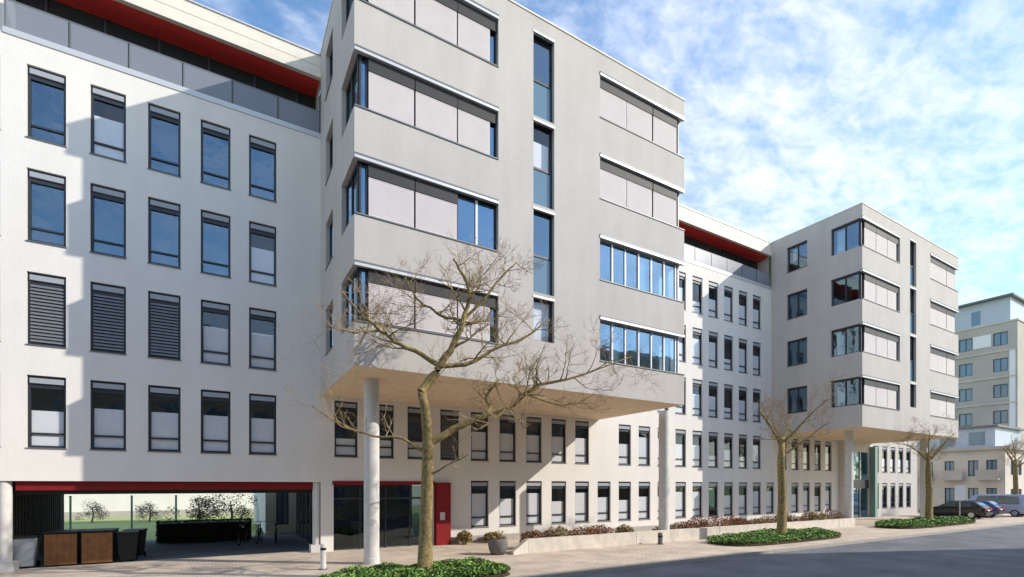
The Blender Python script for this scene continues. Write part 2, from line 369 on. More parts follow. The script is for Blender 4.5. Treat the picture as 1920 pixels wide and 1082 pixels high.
# lobby glazing on the right side of the passage
for k in range(6):
    v0 = D+.6+k*1.25
    MB().box(UB0+.08, UB0+.11, v0, v0+1.19, .05, ZG-.01).build('lobby_pane', M['darkglass'], lw)
    MB().box(UB0+.06, UB0+.13, v0+1.19, v0+1.25, 0, ZG-.01).build('lobby_mullion', M['trim'], lw)

# ------------------------------------------------------------------ projecting grey blocks
R = .20                                      # recess of the window bands
ROWT = [9.55+3.3*k for k in range(4)]; ROWB = [7.8+3.3*k for k in range(4)]
BLW = 1.5
blindm = MB()
for i in range(16):
    z = i*.077; blindm.quad((.01, 0, z), (BLW-.02, 0, z), (BLW-.02, .008, z+.074), (.01, .008, z+.074))
blindm.quad((.01, .03, 0), (BLW-.02, .03, 0), (BLW-.02, .03, 1.23), (.01, .03, 1.23))
blind_me = blindm.mesh('blind', M['blind'])
def block(p, u0, u1, spec, tint):
    """spec[row] = (left panels open?, right panels open?) as strings of o (glass) and b (blind)"""
    gl = u0+5.04; gr = u1-4.98; s0 = u0+6.53; s1 = s0+.95
    fo, so_ = [], []
    for k in range(4):
        fo += [(u0, gl, ROWB[k], ROWT[k]), (gr, u1, ROWB[k], ROWT[k])]
        so_ += [(VB, VB+1.84, ROWB[k], ROWT[k]), (18.9, 20.3, ROWB[k], ROWT[k])]
    slits = [(8.15, 9.8)]+[(9.95+3.3*k, 13.1+3.3*k) for k in range(3)]
    fo += [(s0, s1, a, b) for a, b in slits]
    facade('front_wall', M['grey'], p, 'u', VB, u0, u1, ZB, ZT, fo, R)
    facade('side_wall', M['grey'], p, 'v', u0, VB, D-.001 if True else D, ZB, ZT, so_, R, 1, VB+R)
    facade('side_wall', M['grey'], p, 'v', u1, VB, D-.001, ZB, ZT, so_, R, -1, VB+R)
    MB().box(u0+.004, u1-.004, VB+.004, D-.004, ZB-.002, ZB+.2).build('soffit', M['soffit'], p)
    MB().box(u0+.3, u1-.3, VB+.3, VR, ZT-.3, ZT-.1).build('roof', M['trim'], p)
    cp = MB().box(u0-.03, u1+.03, VB-.03, VB+.3, ZT+.001, ZT+.06).box(u0-.03, u0+.3, VB+.301, D+6, ZT+.001, ZT+.06).box(u1-.3, u1+.03, VB+.301, D+6, ZT+.001, ZT+.06)
    cp.build('roof_coping', M['clad'], p)
    MB().box(u0+1.3, u1-1.3, VB+1.2, D-.4, ZB+.3, ZT-.5).build('interior', M['room'], p)
    for k in range(4):
        zb, zt = ROWB[k], ROWT[k]; H = zt-zb
        for side, (a, b) in enumerate(((u0+R, gl), (gr, u1-R))):
            pan = spec[k][side]
            wf = MB(); y0, y1 = VB+R-.05, VB+R+.02
            wf.box(a, b, y0, y1, zb+.001, zb+.06).box(a, b, y0, y1, zt-.10, zt-.001)
            if side == 0: edges = [a+.02, u0+.41, u0+1.96, u0+3.5, b-.03]
            else: edges = [a+.03, a+1.52, a+3.05, b-.2, b-.02]
            for e in edges: wf.box(e-.03, e+.03, y0-.003, y1+.003, zb+.06, zt-.1)
            win = wf.build('window_band', M['frame'] if 'o' not in pan or side == 0 else M['alu'], p)
            MB().box(a+(.02 if side == 0 else 0), b-(.02 if side == 1 else 0), VB+R-.01, VB+R-.004, zb+.05, zt-.1).build('pane', M['glass'], win)
            MB().box(a-R*(side == 0), b+R*(side == 1), VB-.035, VB+.10, zt-.075, zt+.025).build('lintel_trim', M['alu'], p)
            MB().box(a-R*(side == 0), b+R*(side == 1), VB-.045, VB-.002, zt+.026, zt+.075).build('lintel_flashing', M['trim'], p)
            MB().box(a-R*(side == 0), b+R*(side == 1), VB-.03, VB+R-.06, zb-.045, zb-.002).build('sill', M['trim'], p)
            st = [u0+.45, u0+1.98, u0+3.5] if side == 0 else [a+.05, a+1.55, a+3.1]
            for j, c in enumerate(pan):
                if c == 'b':
                    bo = add('blind', blind_me, win, (st[j], VB+.09, zb+.06)); bo.scale.x = .84 if j == 2 and side == 0 else 1; add('blind_box', MB().box(0, BLW, 0, .09, 0, .40).mesh('blind_box', M['boxgrey']), win, (st[j], VB+.07, zt-.48))
                else:
                    sub('glazing_bar', MB().box(st[j]+.70, st[j]+.78, VB+R-.06, VB+R+.01, zb+.06, zt-.1).mesh('glazing_bar', M['white_metal']), win)
                    if (j+k) % 2 == 0: sub('inner_blind', MB().box(st[j]+.8, st[j]+1.35, VB+R+.12, VB+R+.13, zb+.1, zt-.12).mesh('inner_blind', M['wblind']), win)
        # windows of the side walls
        for sgn, ux in ((1, u0), (-1, u1)):
            for (va, vb) in ((VB+R+.001, VB+1.84), (18.9, 20.3)):
                w = MB(); x0, x1 = sorted((ux+sgn*(R-.05), ux+sgn*(R+.02)))
                w.box(x0, x1, va, vb, zb+.001, zb+.07).box(x0, x1, va, vb, zt-.12, zt-.001)
                for e in (va+.04, (va+vb)/2, vb-.04): w.box(x0-.002, x1+.002, e-.035, e+.035, zb+.07, zt-.12)
                win = w.build('window', M['frame'], p)
                xg = ux+sgn*(R-.006)
                MB().quad((xg, va+.03, zb+.05), (xg, vb-.03, zb+.05), (xg, vb-.03, zt-.1), (xg, va+.03, zt-.1)).build('pane', M['glass'], win)
                if va < 17 and random.random() < .8 or va > 17 and random.random() < .4:
                    hh = zb+.1 if va < 17 else zb+.8; m_ = (va+vb)/2
                    xb = ux+sgn*(R+.2); MB().quad((xb, m_+.1, hh), (xb, vb-.2, hh), (xb, vb-.2, zt-.15), (xb, m_+.1, zt-.15)).build('blind', M['wblind'], win)
                xs_ = sorted((ux-sgn*.03, ux+sgn*(R-.06)))
                MB().box(xs_[0], xs_[1], va-(R if va < 17 else 0), vb, zb-.045, zb-.002).build('sill', M['trim'], p) if va > 17 else None
    for n, (a, b) in enumerate(slits):
        w = MB(); y0, y1 = VB+R-.06, VB+R
        w.box(s0, s1, y0, y1, a+.001, a+.06).box(s0, s1, y0, y1, b-.07, b-.001).box(s0, s0+.06, y0, y1, a+.06, b-.07).box(s1-.06, s1, y0, y1, a+.06, b-.07)
        md = a+1.45 if n else None
        if md: w.box(s0+.06, s1-.06, y0, y1, md-.04, md+.04)
        win = w.build('window', M['frame'], p)
        MB().quad((s0+.06, VB+R-.02, (md or a)+.04), (s1-.06, VB+R-.02, (md or a)+.04), (s1-.06, VB+R-.02, b-.07), (s0+.06, VB+R-.02, b-.07)).build('pane', M['glass2' if n in (0, 2) else 'glass'], win)
        MB().box(s0-.02, s1+.02, VB-.02, VB+.08, b-.05, b+.03).build('lintel_trim', M['alu'], p)
        if md: MB().quad((s0+.06, VB+R-.03, a+.06), (s1-.06, VB+R-.03, a+.06), (s1-.06, VB+R-.03, md-.04), (s0+.06, VB+R-.03, md-.04)).build('spandrel_panel', M['blueglass'], win)
        if n in (0, 2): MB().box(s0+.08, s1-.08, VB+R+.1, VB+R+.11, (md or a)+.1, b-(.1 if n == 0 else .6)).build('blind', M['wblind'], win)
def lower(p, u0, u1, g_idx, f_idx, g_open, stone='white'):
    """white ground and first floor under a block"""
    ops = [op(i, GZ, GH) for i in g_idx]+[op(i, ROWZ[1], WH) for i in f_idx]+g_open
    facade('lower_wall', M['white'], p, 'u', D, u0, u1, 0, ZB+.4, ops, .17)
    for i in g_idx: window(p, uc(i), GZ, ['most', 'half', 'most', 'low'][(i*7) % 4], GH)
    for i in f_idx: window(p, uc(i), ROWZ[1], random.choice(['half', 'half', 'low', 'third', 'louver']) if i < 10 else 'half')
    cm2 = MB().lathe([(.26, 0), (.26, ZB+.001)], 24).mesh('column', M['column'])
    bm2 = MB().lathe([(.275, 0), (.275, .2), (.264, .215)], 24).mesh('column_base', M['column'])
    for uu in ((u0+1.0, u1-.47) if u0 < 10 else (u0+1.55, u1-1.0)):
        c = add('column', cm2, p, (uu, 17.35, 0)); sub('column_base', bm2, c)

b1 = thing('office_block', 'tall grey block jutting out on round columns behind the large bare tree', 'building', (UB0, VB, 0))
block(b1, UB0, UB1, {3: ('bbb', 'bbb'), 2: ('bbb', 'bbb'), 1: ('bbo', 'ooo'), 0: ('bbb', 'ooo')}, 0)
SP1, SP2 = 19.42, 35.06                        # where the low storeys of blocks and wings meet, between two windows
lower(b1, UB0, SP1, range(10, 16), [6, 7, 8, 9, 10, 11, 12, 13, 14], [(4.05, 8.45, 0, ZG)])
# entrance below the block
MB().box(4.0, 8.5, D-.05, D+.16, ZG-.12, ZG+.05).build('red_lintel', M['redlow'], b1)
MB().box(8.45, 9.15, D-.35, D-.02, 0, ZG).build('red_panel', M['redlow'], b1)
MB().box(8.62, 8.85, D-.37, D-.352, 1.15, 1.5).build('door_plate', M['alu'], b1)
MB().box(3.6, 8.45, D+3, D+3.1, 0, ZG).build('lobby_back', M['room'], b1)
for k in range(4):
    a = 4.05+k*1.1
    MB().box(a+.03, a+1.07, D+.12, D+.15, .06, ZG-.13).build('entrance_pane', M['darkglass'], b1)
    MB().box(a-.03, a+.03, D+.09, D+.18, 0, ZG-.13).build('entrance_mullion', M['frame'], b1)
MB().box(4.05, 8.45, D+.085, D+.185, 2.12, 2.2).build('entrance_transom', M['frame'], b1)
MB().box(5.2, 6.2, D+1.6, D+2.2, 0, 1.05).build('reception_desk', M['alu'], b1)

# ------------------------------------------------------------------ white wing between the blocks
mw = thing('office_wing', 'white rendered wing with narrow windows between the two projecting blocks', 'building', (UB1, D, 0))
mc = list(range(16, 25))
facade('upper_wall', M['white'], mw, 'u', D, UB1, U20, ZB+.4, ZP-.16, [op(i, ROWZ[r], WH) for i in range(16, 25) for r in (2, 3, 4)], .17)
facade('lower_wall', M['white'], mw, 'u', D, SP1, SP2, 0, ZB+.4, [op(i, ROWZ[1], WH) for i in mc]+[op(i, GZ, GH) for i in mc+[25]], .17)
random.seed(11)
for i in range(16, 25):
    for r in (1, 2, 3, 4): window(mw, uc(i), ROWZ[r], random.choice(['half', 'half', 'half', 'low', 'most', 'third']))
for i in mc+[25]: window(mw, uc(i), GZ, ['most', 'half', 'most', 'low', 'half'][(i*3) % 5] if i != 21 else 'glass', GH)
MB().box(SP1, SP2-.01, D-.03, D-.002, 0, .32).build('plinth', M['kerb'], mw)
MB().box(9.16, SP1-.01, D-.03, D-.002, 0, .32).build('plinth', M['kerb'], b1)
penthouse(mw, UB1, U20)
MB().box(UB1, U20, VR-.2, VR, 0, ZT-.05).build('rear_wall', M['white'], mw)

b2 = thing('office_block', 'smaller looking grey block jutting out on columns farther along the street', 'building', (U20, VB, 0))
random.seed(5)
block(b2, U20, U21, {k: ('bbb', 'bbb') for k in range(4)}, 1)
lower(b2, SP2, U21, range(26, 31), range(26, 31), [(44.2, 48.7, 0, 5.6)])
for k in range(3):
    a = 44.2+k*1.5
    MB().box(a+.04, a+1.46, D+.1, D+.13, .05, 5.55).build('entrance_pane', M['glass'], b2)
    MB().box(a-.05, a+.05, D+.05, D+.16, 0, 5.6).build('entrance_mullion', M['trim'], b2)
MB().box(44.2, 48.7, D+.04, D+.17, 2.5, 3.2).build('entrance_transom', M['frame'], b2)
MB().box(44.2, 48.7, D+3, D+3.1, 0, 5.6).build('lobby_back', M['room'], b2)
MB().box(48.72, 49.13, D-.45, D-.01, 0, ZB-.3).build('green_fin', M['green'], b2)
MB().box(43.75, 44.15, D-.5, D-.01, 0, ZB-.002).build('pier', M['column'], b2)

rw = thing('office_wing', 'short white rendered wing seen beneath and beyond the far grey block', 'building', (U21, D, 0))
rc = list(range(35, 40))
facade('wall', M['grey'], rw, 'u', D, U21, 58, 0, ZP-.16, [op(i, ROWZ[r], WH) for i in rc for r in ROWZ]+[op(i, GZ, GH) for i in rc], .17)
for i in rc:
    for r in ROWZ: window(rw, uc(i), ROWZ[r], 'low')
    window(rw, uc(i), GZ, 'glass', GH)
MB().quad((58, D, 0), (58, VR, 0), (58, VR, ZP-.16), (58, D, ZP-.16)).build('end_wall', M['white'], rw)
MB().box(U21, 58.05, D-.04, VR, ZP-.15, ZP).build('roof', M['alu'], rw)

# ------------------------------------------------------------------ far buildings
def grid_building(p, m, u0, u1, v0, v1, h, wins_u, wins_v, depth=.15, gm=None):
    """box house with real openings in the -u face (wins_v) and the -v face (wins_u)"""
    facade('wall', m, p, 'v', u0, v0, v1, 0, h, wins_v, depth)
    facade('wall', m, p, 'u', v0, u0, u1, 0, h, wins_u, depth)
    MB().quad((u1, v0, 0), (u1, v1, 0), (u1, v1, h), (u1, v0, h)).build('wall', m, p); MB().quad((u0, v1, 0), (u1, v1, 0), (u1, v1, h), (u0, v1, h)).build('wall', m, p)
    for (a, b, c, d) in wins_v:
        f = MB().box(u0+depth-.06, u0+depth, a, b, c, c+.07).box(u0+depth-.06, u0+depth, a, b, d-.07, d)
        for e in (a+.035, (a+b)/2, b-.035): f.box(u0+depth-.055, u0+depth-.005, e-.035, e+.035, c+.07, d-.07)
        f = f.build('window', M['frame'], p); MB().box(u0+depth-.02, u0+depth+.02, a+.06, b-.06, c+.06, d-.06).build('pane', gm or M['blueglass'], f)
    for (a, b, c, d) in wins_u:
        f = MB().box(a, b, v0+depth-.06, v0+depth, c, c+.07).box(a, b, v0+depth-.06, v0+depth, d-.07, d)
        for e in (a+.035, (a+b)/2, b-.035): f.box(e-.035, e+.035, v0+depth-.055, v0+depth-.005, c+.07, d-.07)
        f = f.build('window', M['frame'], p); MB().box(a+.06, b-.06, v0+depth-.02, v0+depth+.02, c+.06, d-.06).build('pane', gm or M['blueglass'], f)
ap = thing('apartment_building', 'tall beige apartment building with pale blue top storey at the right edge', 'building', (77.5, 19.3, 0))
rz_ = [18.9-3*k for k in range(6)]
grid_building(ap, M['beige'], 77.5, 100, 19.3, 36, 21.5,
   [(80+3.2*j, 81.8+3.2*j, z, z+1.5) for j in range(6) for z in rz_], [(v, v+1.25, z, z+1.5) for v in (20.1, 23.2, 26.3, 29.4, 32.5) for z in rz_])
MB().box(77.9, 99, 20.0, 35, 21.5, 24.4).build('top_storey', M['paleblue'], ap)
MB().box(77.86, 77.898, 22.6, 23.4, 21.9, 23.5).build('top_window', M['blueglass'], ap)
MB().box(77.3, 99.5, 19.6, 35.5, 24.4, 24.6).build('roof', M['trim'], ap)
MB().box(77.4, 100.1, 19.2, 36, 21.42, 21.6).build('cornice', M['cream'], ap)
for z in rz_: MB().box(77.36, 77.495, 19.25, 36, z-.75, z-.6).build('storey_band', M['cream'], ap)
MB().box(77.4, 77.49, 21.5, 23.1, 18.95, 20.4).build('pale_panel', M['white_metal'], ap)
MB().box(77.42, 77.49, 19.45, 19.95, 8, 18.2).build('pale_strip', M['white_metal'], ap)
ho = thing('cream_house', 'low cream house with dark windows in front of the beige apartment building', 'building', (66, 17.3, 0))
grid_building(ho, M['cream'], 66, 74, 17.3, 25, 6.3, [(67.5+2.2*j, 68.5+2.2*j, z, z+1.5) for j in range(3) for z in (.9, 3.8)],
   [(v, v+.8, z, z+1.6) for v in (17.9, 19.3, 21.2, 23.0) for z in (.9, 3.7)])
MB().box(65.6, 74.4, 16.9, 25.4, 6.3, 6.6).build('eaves', M['beige'], ho)
MB().box(66.6, 74, 18.2, 25, 6.6, 8.6).build('upper_storey', M['paleblue'], ho)
MB().box(66.54, 66.598, 19.0, 20.2, 6.9, 8.2).build('upper_window', M['blueglass'], ho); MB().box(66.54, 66.598, 21.4, 22.6, 6.9, 8.2).build('upper_window', M['blueglass'], ho)
MB().box(66.3, 74.3, 17.9, 25.3, 8.6, 8.8).build('roof', M['trim'], ho)
for vv in (17.9, 20.6, 23.2): MB().box(65.2, 65.99, vv-.3, vv+1.4, 3.3, 3.45).box(65.2, 65.24, vv-.3, vv+1.4, 3.45, 4.3).build('balcony', M['beige'], ho)
# rear wing seen through the passage
re_ = thing('rear_building', 'white rear building with one dark window seen through the passage', 'building', (2.2, 31, 0))
grid_building(re_, M['white'], 2.2, 9, 31, 42, 9, [(2.75, 3.4, .5, 2.5), (5, 5.7, .5, 2.5)], [(33+3*j, 34+3*j, 4, 6) for j in range(3)])
MB().box(2.1, 9.1, 30.9, 42.1, 9, 9.2).build('roof', M['trim'], re_)
# house across the street, behind the viewpoint: its shadow lies on the road
oh = thing('street_house', 'ochre house with sloping tiled roof end across the road', 'building', (-40, -3, 0))
HH = 15.25; UX = 39.4; UE = 52.5; ZE = HH-.825*(UE-UX)
wn = [(-38+3.1*j, -36.6+3.1*j, .9+3.1*k, 2.7+3.1*k) for j in range(25) for k in range(4)]
facade('wall', M['opp'], oh, 'u', -3, -40, UX, -.02, HH-.4, wn, .15, -1)
MB().quad((UX, -3, -.02), (UE, -3, -.02), (UE, -3, ZE), (UX, -3, HH)).build('end_wall', M['opp'], oh)
MB().quad((UE, -3, -.02), (UE, -15, -.02), (UE, -15, ZE), (UE, -3, ZE)).build('gable_wall', M['opp'], oh)
MB().quad((-40, -3, -.02), (-40, -15, -.02), (-40, -15, HH), (-40, -3, HH)).build('gable_wall', M['opp'], oh)
MB().quad((-40, -15, -.02), (UX, -15, -.02), (UE, -15, ZE), (UX, -15, HH), (-40, -15, HH)).build('rear_wall', M['opp'], oh)
MB().box(-40.2, UX, -15.2, -2.9, HH-.4, HH).build('eaves', M['cream'], oh)
MB().quad((UX, -2.95, HH), (UE, -2.95, ZE), (UE, -15.2, ZE), (UX, -15.2, HH)).build('roof_slope', M['roof'], oh)
ow = bars(1.4, 1.8, -.1, -.04, .07, (0,)).mesh('window', M['white_metal']); og = rect(1.3, .05, 1.75, -.07).mesh('pane', M['blueglass'])
for (a, b, c, d) in wn:
    f = add('window', ow, oh, ((a+b)/2, -3, c)); sub('pane', og, f)

# ------------------------------------------------------------------ low wall and its end planter
lowm = thing('low_wall', 'long low pale concrete wall in front of the russet shrubs', 'wall', (10.7, 16.9, 0))
u = 10.7; k = 0
while u < 36:
    w = 1.98; 
    add('wall_block', MB().box(0, w-.012, 0, .26, -.02, .55).mesh('wall_block', M['stone']) if k == 0 else lbm, lowm, (u, 16.88+.004*((k*7) % 3), 0))
    if k == 0: lbm = lowm.children[0].data
    u += w; k += 1
q = MB().quad((10.69, 16.88, -.02), (10.69, 17.14, -.02), (10.69, 17.14, .55), (10.69, 16.88, .55)).quad((9.9, 16.7, -.02), (10.69, 16.88, -.02), (10.69, 16.88, .55), (9.9, 16.7, .12)).quad((9.9, 16.95, -.02), (10.69, 17.14, -.02), (10.69, 17.14, .55), (9.9, 16.95, .12)).quad((9.9, 16.7, -.02), (9.9, 16.95, -.02), (9.9, 16.95, .12), (9.9, 16.7, .12)).quad((9.9, 16.7, .12), (9.9, 16.95, .12), (10.69, 17.14, .55), (10.69, 16.88, .55))
q.build('sloped_end', M['stone'], lowm)

# ------------------------------------------------------------------ vegetation
def leaves(n, sampler, size, mname, name='foliage', rng=None):
    rng = rng or random.Random(1); mb = MB()
    for _ in range(n):
        p = sampler(rng); a = rng.uniform(0, 6.283); t = rng.uniform(-.9, .9); s_ = size*rng.uniform(.6, 1.3)
        d = Vector((math.cos(a), math.sin(a), t)).normalized(); e = d.cross(Vector((rng.uniform(-1, 1), rng.uniform(-1, 1), 1))).normalized()
        mb.quad(p-d*s_, p+e*s_*.45, p+d*s_, p-e*s_*.45)
    return mb.mesh(name, M[mname])
def bed(name, label, c, ru, rv, h, n, seed, mats=('leaf',), size=.07, cat='planting bed'):
    t = thing(name, label, cat, (c[0], c[1], 0), 'green beds at the street trees')
    mb = MB(); pts = []
    for k in range(40):
        a = 2*math.pi*k/40; ca, sa = math.cos(a), math.sin(a); e = .55
        pts.append((ru*math.copysign(abs(ca)**e, ca), rv*math.copysign(abs(sa)**e, sa)))
    i = len(mb.v); mb.v += [(x, y, .004) for x, y in pts]+[(x*.97, y*.97, .10) for x, y in pts]+[(0, 0, .14)]
    for k in range(40): mb.f.append((k, (k+1) % 40, 40+(k+1) % 40, 40+k)); mb.f.append((40+k, 40+(k+1) % 40, 80))
    sub('soil', mb.mesh('soil', M['soil']), t)
    def smp(r):
        while 1:
            x, y = r.uniform(-1, 1), r.uniform(-1, 1)
            q = (abs(x)**3.6+abs(y)**3.6)
            if q < 1: break
        top = h*(1-q**2*.45)*(.72+.28*math.sin(x*9+seed)*math.cos(y*5+x*4))
        return Vector((x*ru, y*rv, .05+top*r.random()**.45))
    for mi, mn in enumerate(mats):
        o = sub('foliage', leaves(n//len(mats), smp, size, mn, rng=random.Random(seed+mi)), t)
    return t
bed('planting_bed', 'nearest low green planting bed around the large bare tree', (5.0, 13.75), 2.75, 1.15, .42, 16000, 1, ('leaf', 'leaf', 'leafg', 'leafd'), .05)
bed('planting_bed', 'middle low green planting bed in front of the pale low wall', (24.2, 14.75), 4.6, 1.3, .46, 15000, 4, ('leaf', 'leaf', 'leafg', 'leafd'), .06)
bed('planting_bed', 'farthest low green planting bed near the parked cars', (42.5, 15.1), 6.0, 1.3, .5, 12000, 9, ('leaf', 'leaf', 'leafg', 'leafd'), .075)

ORD = ['first', 'second', 'third', 'fourth', 'fifth', 'sixth', 'seventh', 'eighth', 'ninth', 'tenth', 'eleventh', 'twelfth', 'thirteenth', 'fourteenth', 'fifteenth', 'sixteenth', 'seventeenth', 'eighteenth', 'nineteenth', 'twentieth']
def shrub(label, c, r, h, mn, seed, group='shrubs behind the low wall'):
    rng = random.Random(seed); t = thing('shrub', label, 'shrub', (c[0], c[1], 0), group)
    st = MB()
    for _ in range(26):
        a = rng.uniform(0, 6.28); q = r*rng.uniform(.2, .95); b = Vector((math.cos(a)*q*.3, math.sin(a)*q*.3, 0)); e = Vector((math.cos(a)*q, math.sin(a)*q, h*rng.uniform(.6, 1.05)))
        st.tube([b, b.lerp(e, .5)+Vector((0, 0, .08)), e], [.012, .009, .004], 3)
    sub('stems', st.mesh('stems', M['twig']), t)
    def smp(g):
        a = g.uniform(0, 6.28); q = r*g.random()**.5; zz = g.random()**.6
        return Vector((math.cos(a)*q, math.sin(a)*q, .05+h*zz*(1-.35*(q/r)**2)))
    sub('foliage', leaves(1000, smp, .06, mn, rng=rng), t)
rng = random.Random(21); n = 0; u = 11.6
while u < 36:
    if abs(u-17.8) > .5:
        mn = rng.choice(['leafr', 'leafr', 'leafy', 'leafy'])
        shrub(('russet' if mn == 'leafr' else 'ochre')+' dormant shrub behind the low wall, %s from its sloped end' % ORD[min(n, 19)], (u, 17.95+rng.uniform(-.25, .25)), rng.uniform(.45, .8), rng.uniform(.65, 1.1), mn, n); n += 1
    u += rng.uniform(1.2, 1.45)
shrub('small ochre shrub at the foot of the white wall beside the red panel', (9.75, 20.9), .35, .6, 'leafy', 77, 'shrubs by the entrance')
shrub('low ochre shrub under the first ground floor window', (11.2, 20.9), .4, .45, 'leafy', 78, 'shrubs by the entrance')

# round planter at the end of the low wall
pl = thing('round_planter', 'round grey planter with brown plant at the sloped end of the low wall', 'planter', (9.45, 17.15, 0))
pm = MB().lathe([(.26, 0), (.36, .2), (.40, .42), (.36, .62), (.30, .64), (.28, .55)], 20); pm.smooth = True
sub('pot', pm.mesh('pot', mat('grey_pot', (.16, .15, .15), .8, var=.2, vscale=6)), pl)
sub('plant', leaves(400, lambda r: Vector((r.gauss(0, .14), r.gauss(0, .14), .6+abs(r.gauss(0, .12)))), .06, 'leafy'), pl)

# ------------------------------------------------------------------ bare trees
class Tree:
    def __init__(s, seed, vmax=None, base=Vector()):
        s.r = random.Random(seed); s.trunk = MB(); s.br = MB(); s.tw = MB(); s.trunk.smooth = s.br.smooth = True; s.vmax = vmax; s.base = base
    def ok(s, p): return s.vmax is None or p.y+s.base.y < s.vmax or p.z+s.base.z < 5.8
    def grow(s, p, d, L_, r, lev):
        n = 4 if lev < 3 else 3; pts = [p.copy()]; rad = [r]; q = p.copy(); d = d.normalized()
        for i in range(n):
            d = (d+Vector((s.r.gauss(0, .16), s.r.gauss(0, .16), s.r.gauss(.05, .13)))).normalized()
            q2 = q+d*L_/n
            if not s.ok(q2): d = Vector((d.x, -abs(d.y)-.2, d.z)).normalized(); q2 = q+d*L_/n
            q = q2; pts.append(q.copy()); rad.append(max(r*(1-(i+1)/(n+.6)), .0028))
        (s.br if lev < 2 else s.tw).tube(pts, rad, 5 if lev < 2 else 3, False)
        if lev >= 4: return
        k = {0: 6, 1: 5, 2: 4, 3: 3}[lev]
        for _ in range(k):
            f = s.r.uniform(.25, 1); j = min(int(f*n), n-1); c = pts[j].lerp(pts[j+1], f*n-j)
            ax = Vector((s.r.gauss(0, 1), s.r.gauss(0, 1), s.r.gauss(.25, .7))).normalized()
            s.grow(c, (d*.75+ax*.85), L_*s.r.uniform(.42, .72), max(r*.5, .004), lev+1)
    def limb(s, pts, r0, r1, spawn, start=.35, L_=1.3, lev=1, sides=7):
        pts = [Vector(p) for p in pts]
        # smooth the polyline
        sm = [pts[0]]
        for a, b in zip(pts[:-1], pts[1:]):
            sm += [a.lerp(b, .34)+Vector((s.r.gauss(0, .02), s.r.gauss(0, .02), s.r.gauss(0, .02))), a.lerp(b, .67)+Vector((s.r.gauss(0, .02), s.r.gauss(0, .02), s.r.gauss(0, .02))), b]
        m = len(sm); rad = [r0+(r1-r0)*i/(m-1) for i in range(m)]
        s.br.tube(sm, rad, sides)
        for _ in range(spawn):
            f = s.r.uniform(start, 1); x = f*(m-1); j = min(int(x), m-2); c = sm[j].lerp(sm[j+1], x-j); d = (sm[j+1]-sm[j]).normalized()
            ax = Vector((s.r.gauss(0, 1), s.r.gauss(0, .8), s.r.gauss(.3, .8))).normalized()
            s.grow(c, d*.6+ax, L_*s.r.uniform(.6, 1.15), max((r0+(r1-r0)*f)*.55, .012), lev)
    def finish(s, t):
        sub('trunk', s.trunk.mesh('trunk', M['bark']), t); sub('branches', s.br.mesh('branches', M['bark']), t); sub('twigs', s.tw.mesh('twigs', M['twig']), t)['kind'] = 'stuff'
TB = Vector((5.13, 13.7, 0))
t1 = thing('street_tree', 'large bare spreading tree in the nearest green bed', 'tree', TB, 'bare street trees')
T = Tree(4, 15.25, TB)
def q_(x, y, v): return at(x, y, v)-TB
tr = [Vector((0, 0, 0)), q_(798, 1000, 13.7), q_(801, 900, 13.7), q_(803, 832, 13.7), q_(797, 765, 13.7), q_(790, 735, 13.68)]
T.trunk.tube(tr, [.25, .185, .17, .16, .135, .125], 12)
F = q_(825, 686, 13.6)
T.limb([tr[5], q_(812, 706, 13.65), F, q_(852, 640, 13.5), q_(868, 603, 13.4)], .15, .075, 4, .5, 1.0)
T.limb([q_(868, 603, 13.4), q_(882, 560, 13.3), q_(872, 520, 13.4), q_(850, 485, 13.5)], .07, .025, 8, .1, 1.1)
T.limb([q_(868, 603, 13.4), q_(905, 565, 13.2), q_(945, 515, 13.1), q_(968, 492, 13.0)], .05, .018, 7, .2, 1.0)
T.limb([q_(868, 603, 13.4), q_(820, 588, 13.7), q_(782, 560, 13.9), q_(760, 520, 14.0)], .05, .018, 7, .2, 1.0)
T.limb([F, q_(790, 664, 13.7), q_(750, 645, 13.8), q_(712, 620, 13.9), q_(672, 585, 13.9), q_(640, 545, 13.8)], .08, .02, 12, .25, 1.15)
T.limb([q_(712, 620, 13.9), q_(665, 625, 13.7), q_(615, 610, 13.5)], .035, .012, 6, .2, .9, 2)
T.limb([F, q_(872, 684, 13.3), q_(920, 658, 13.1), q_(985, 632, 12.9), q_(1030, 600, 12.8)], .075, .02, 11, .25, 1.1)
T.limb([tr[3], q_(838, 812, 13.5), q_(882, 790, 13.3), q_(915, 775, 13.2), q_(962, 760, 13.0), q_(985, 738, 12.9), q_(1015, 720, 12.8), q_(1060, 712, 12.7), q_(1120, 692, 12.6), q_(1185, 668, 12.5)], .12, .018, 18, .3, 1.1)
T.limb([q_(915, 775, 13.2), q_(912, 740, 13.3), q_(935, 712, 13.4)], .06, .025, 5, .3, .9)
T.limb([q_(985, 738, 12.9), q_(1050, 760, 12.6), q_(1110, 755, 12.4)], .035, .012, 7, .2, .9, 2)
T.limb([q_(802, 850, 13.7), q_(755, 822, 13.9), q_(700, 818, 14.2), q_(640, 800, 14.4), q_(585, 760, 14.4)], .05, .012, 9, .25, .95, 2)
T.limb([q_(800, 897, 13.7), q_(838, 872, 13.4), q_(878, 852, 13.2)], .035, .01, 4, .3, .6, 3)
T.finish(t1)
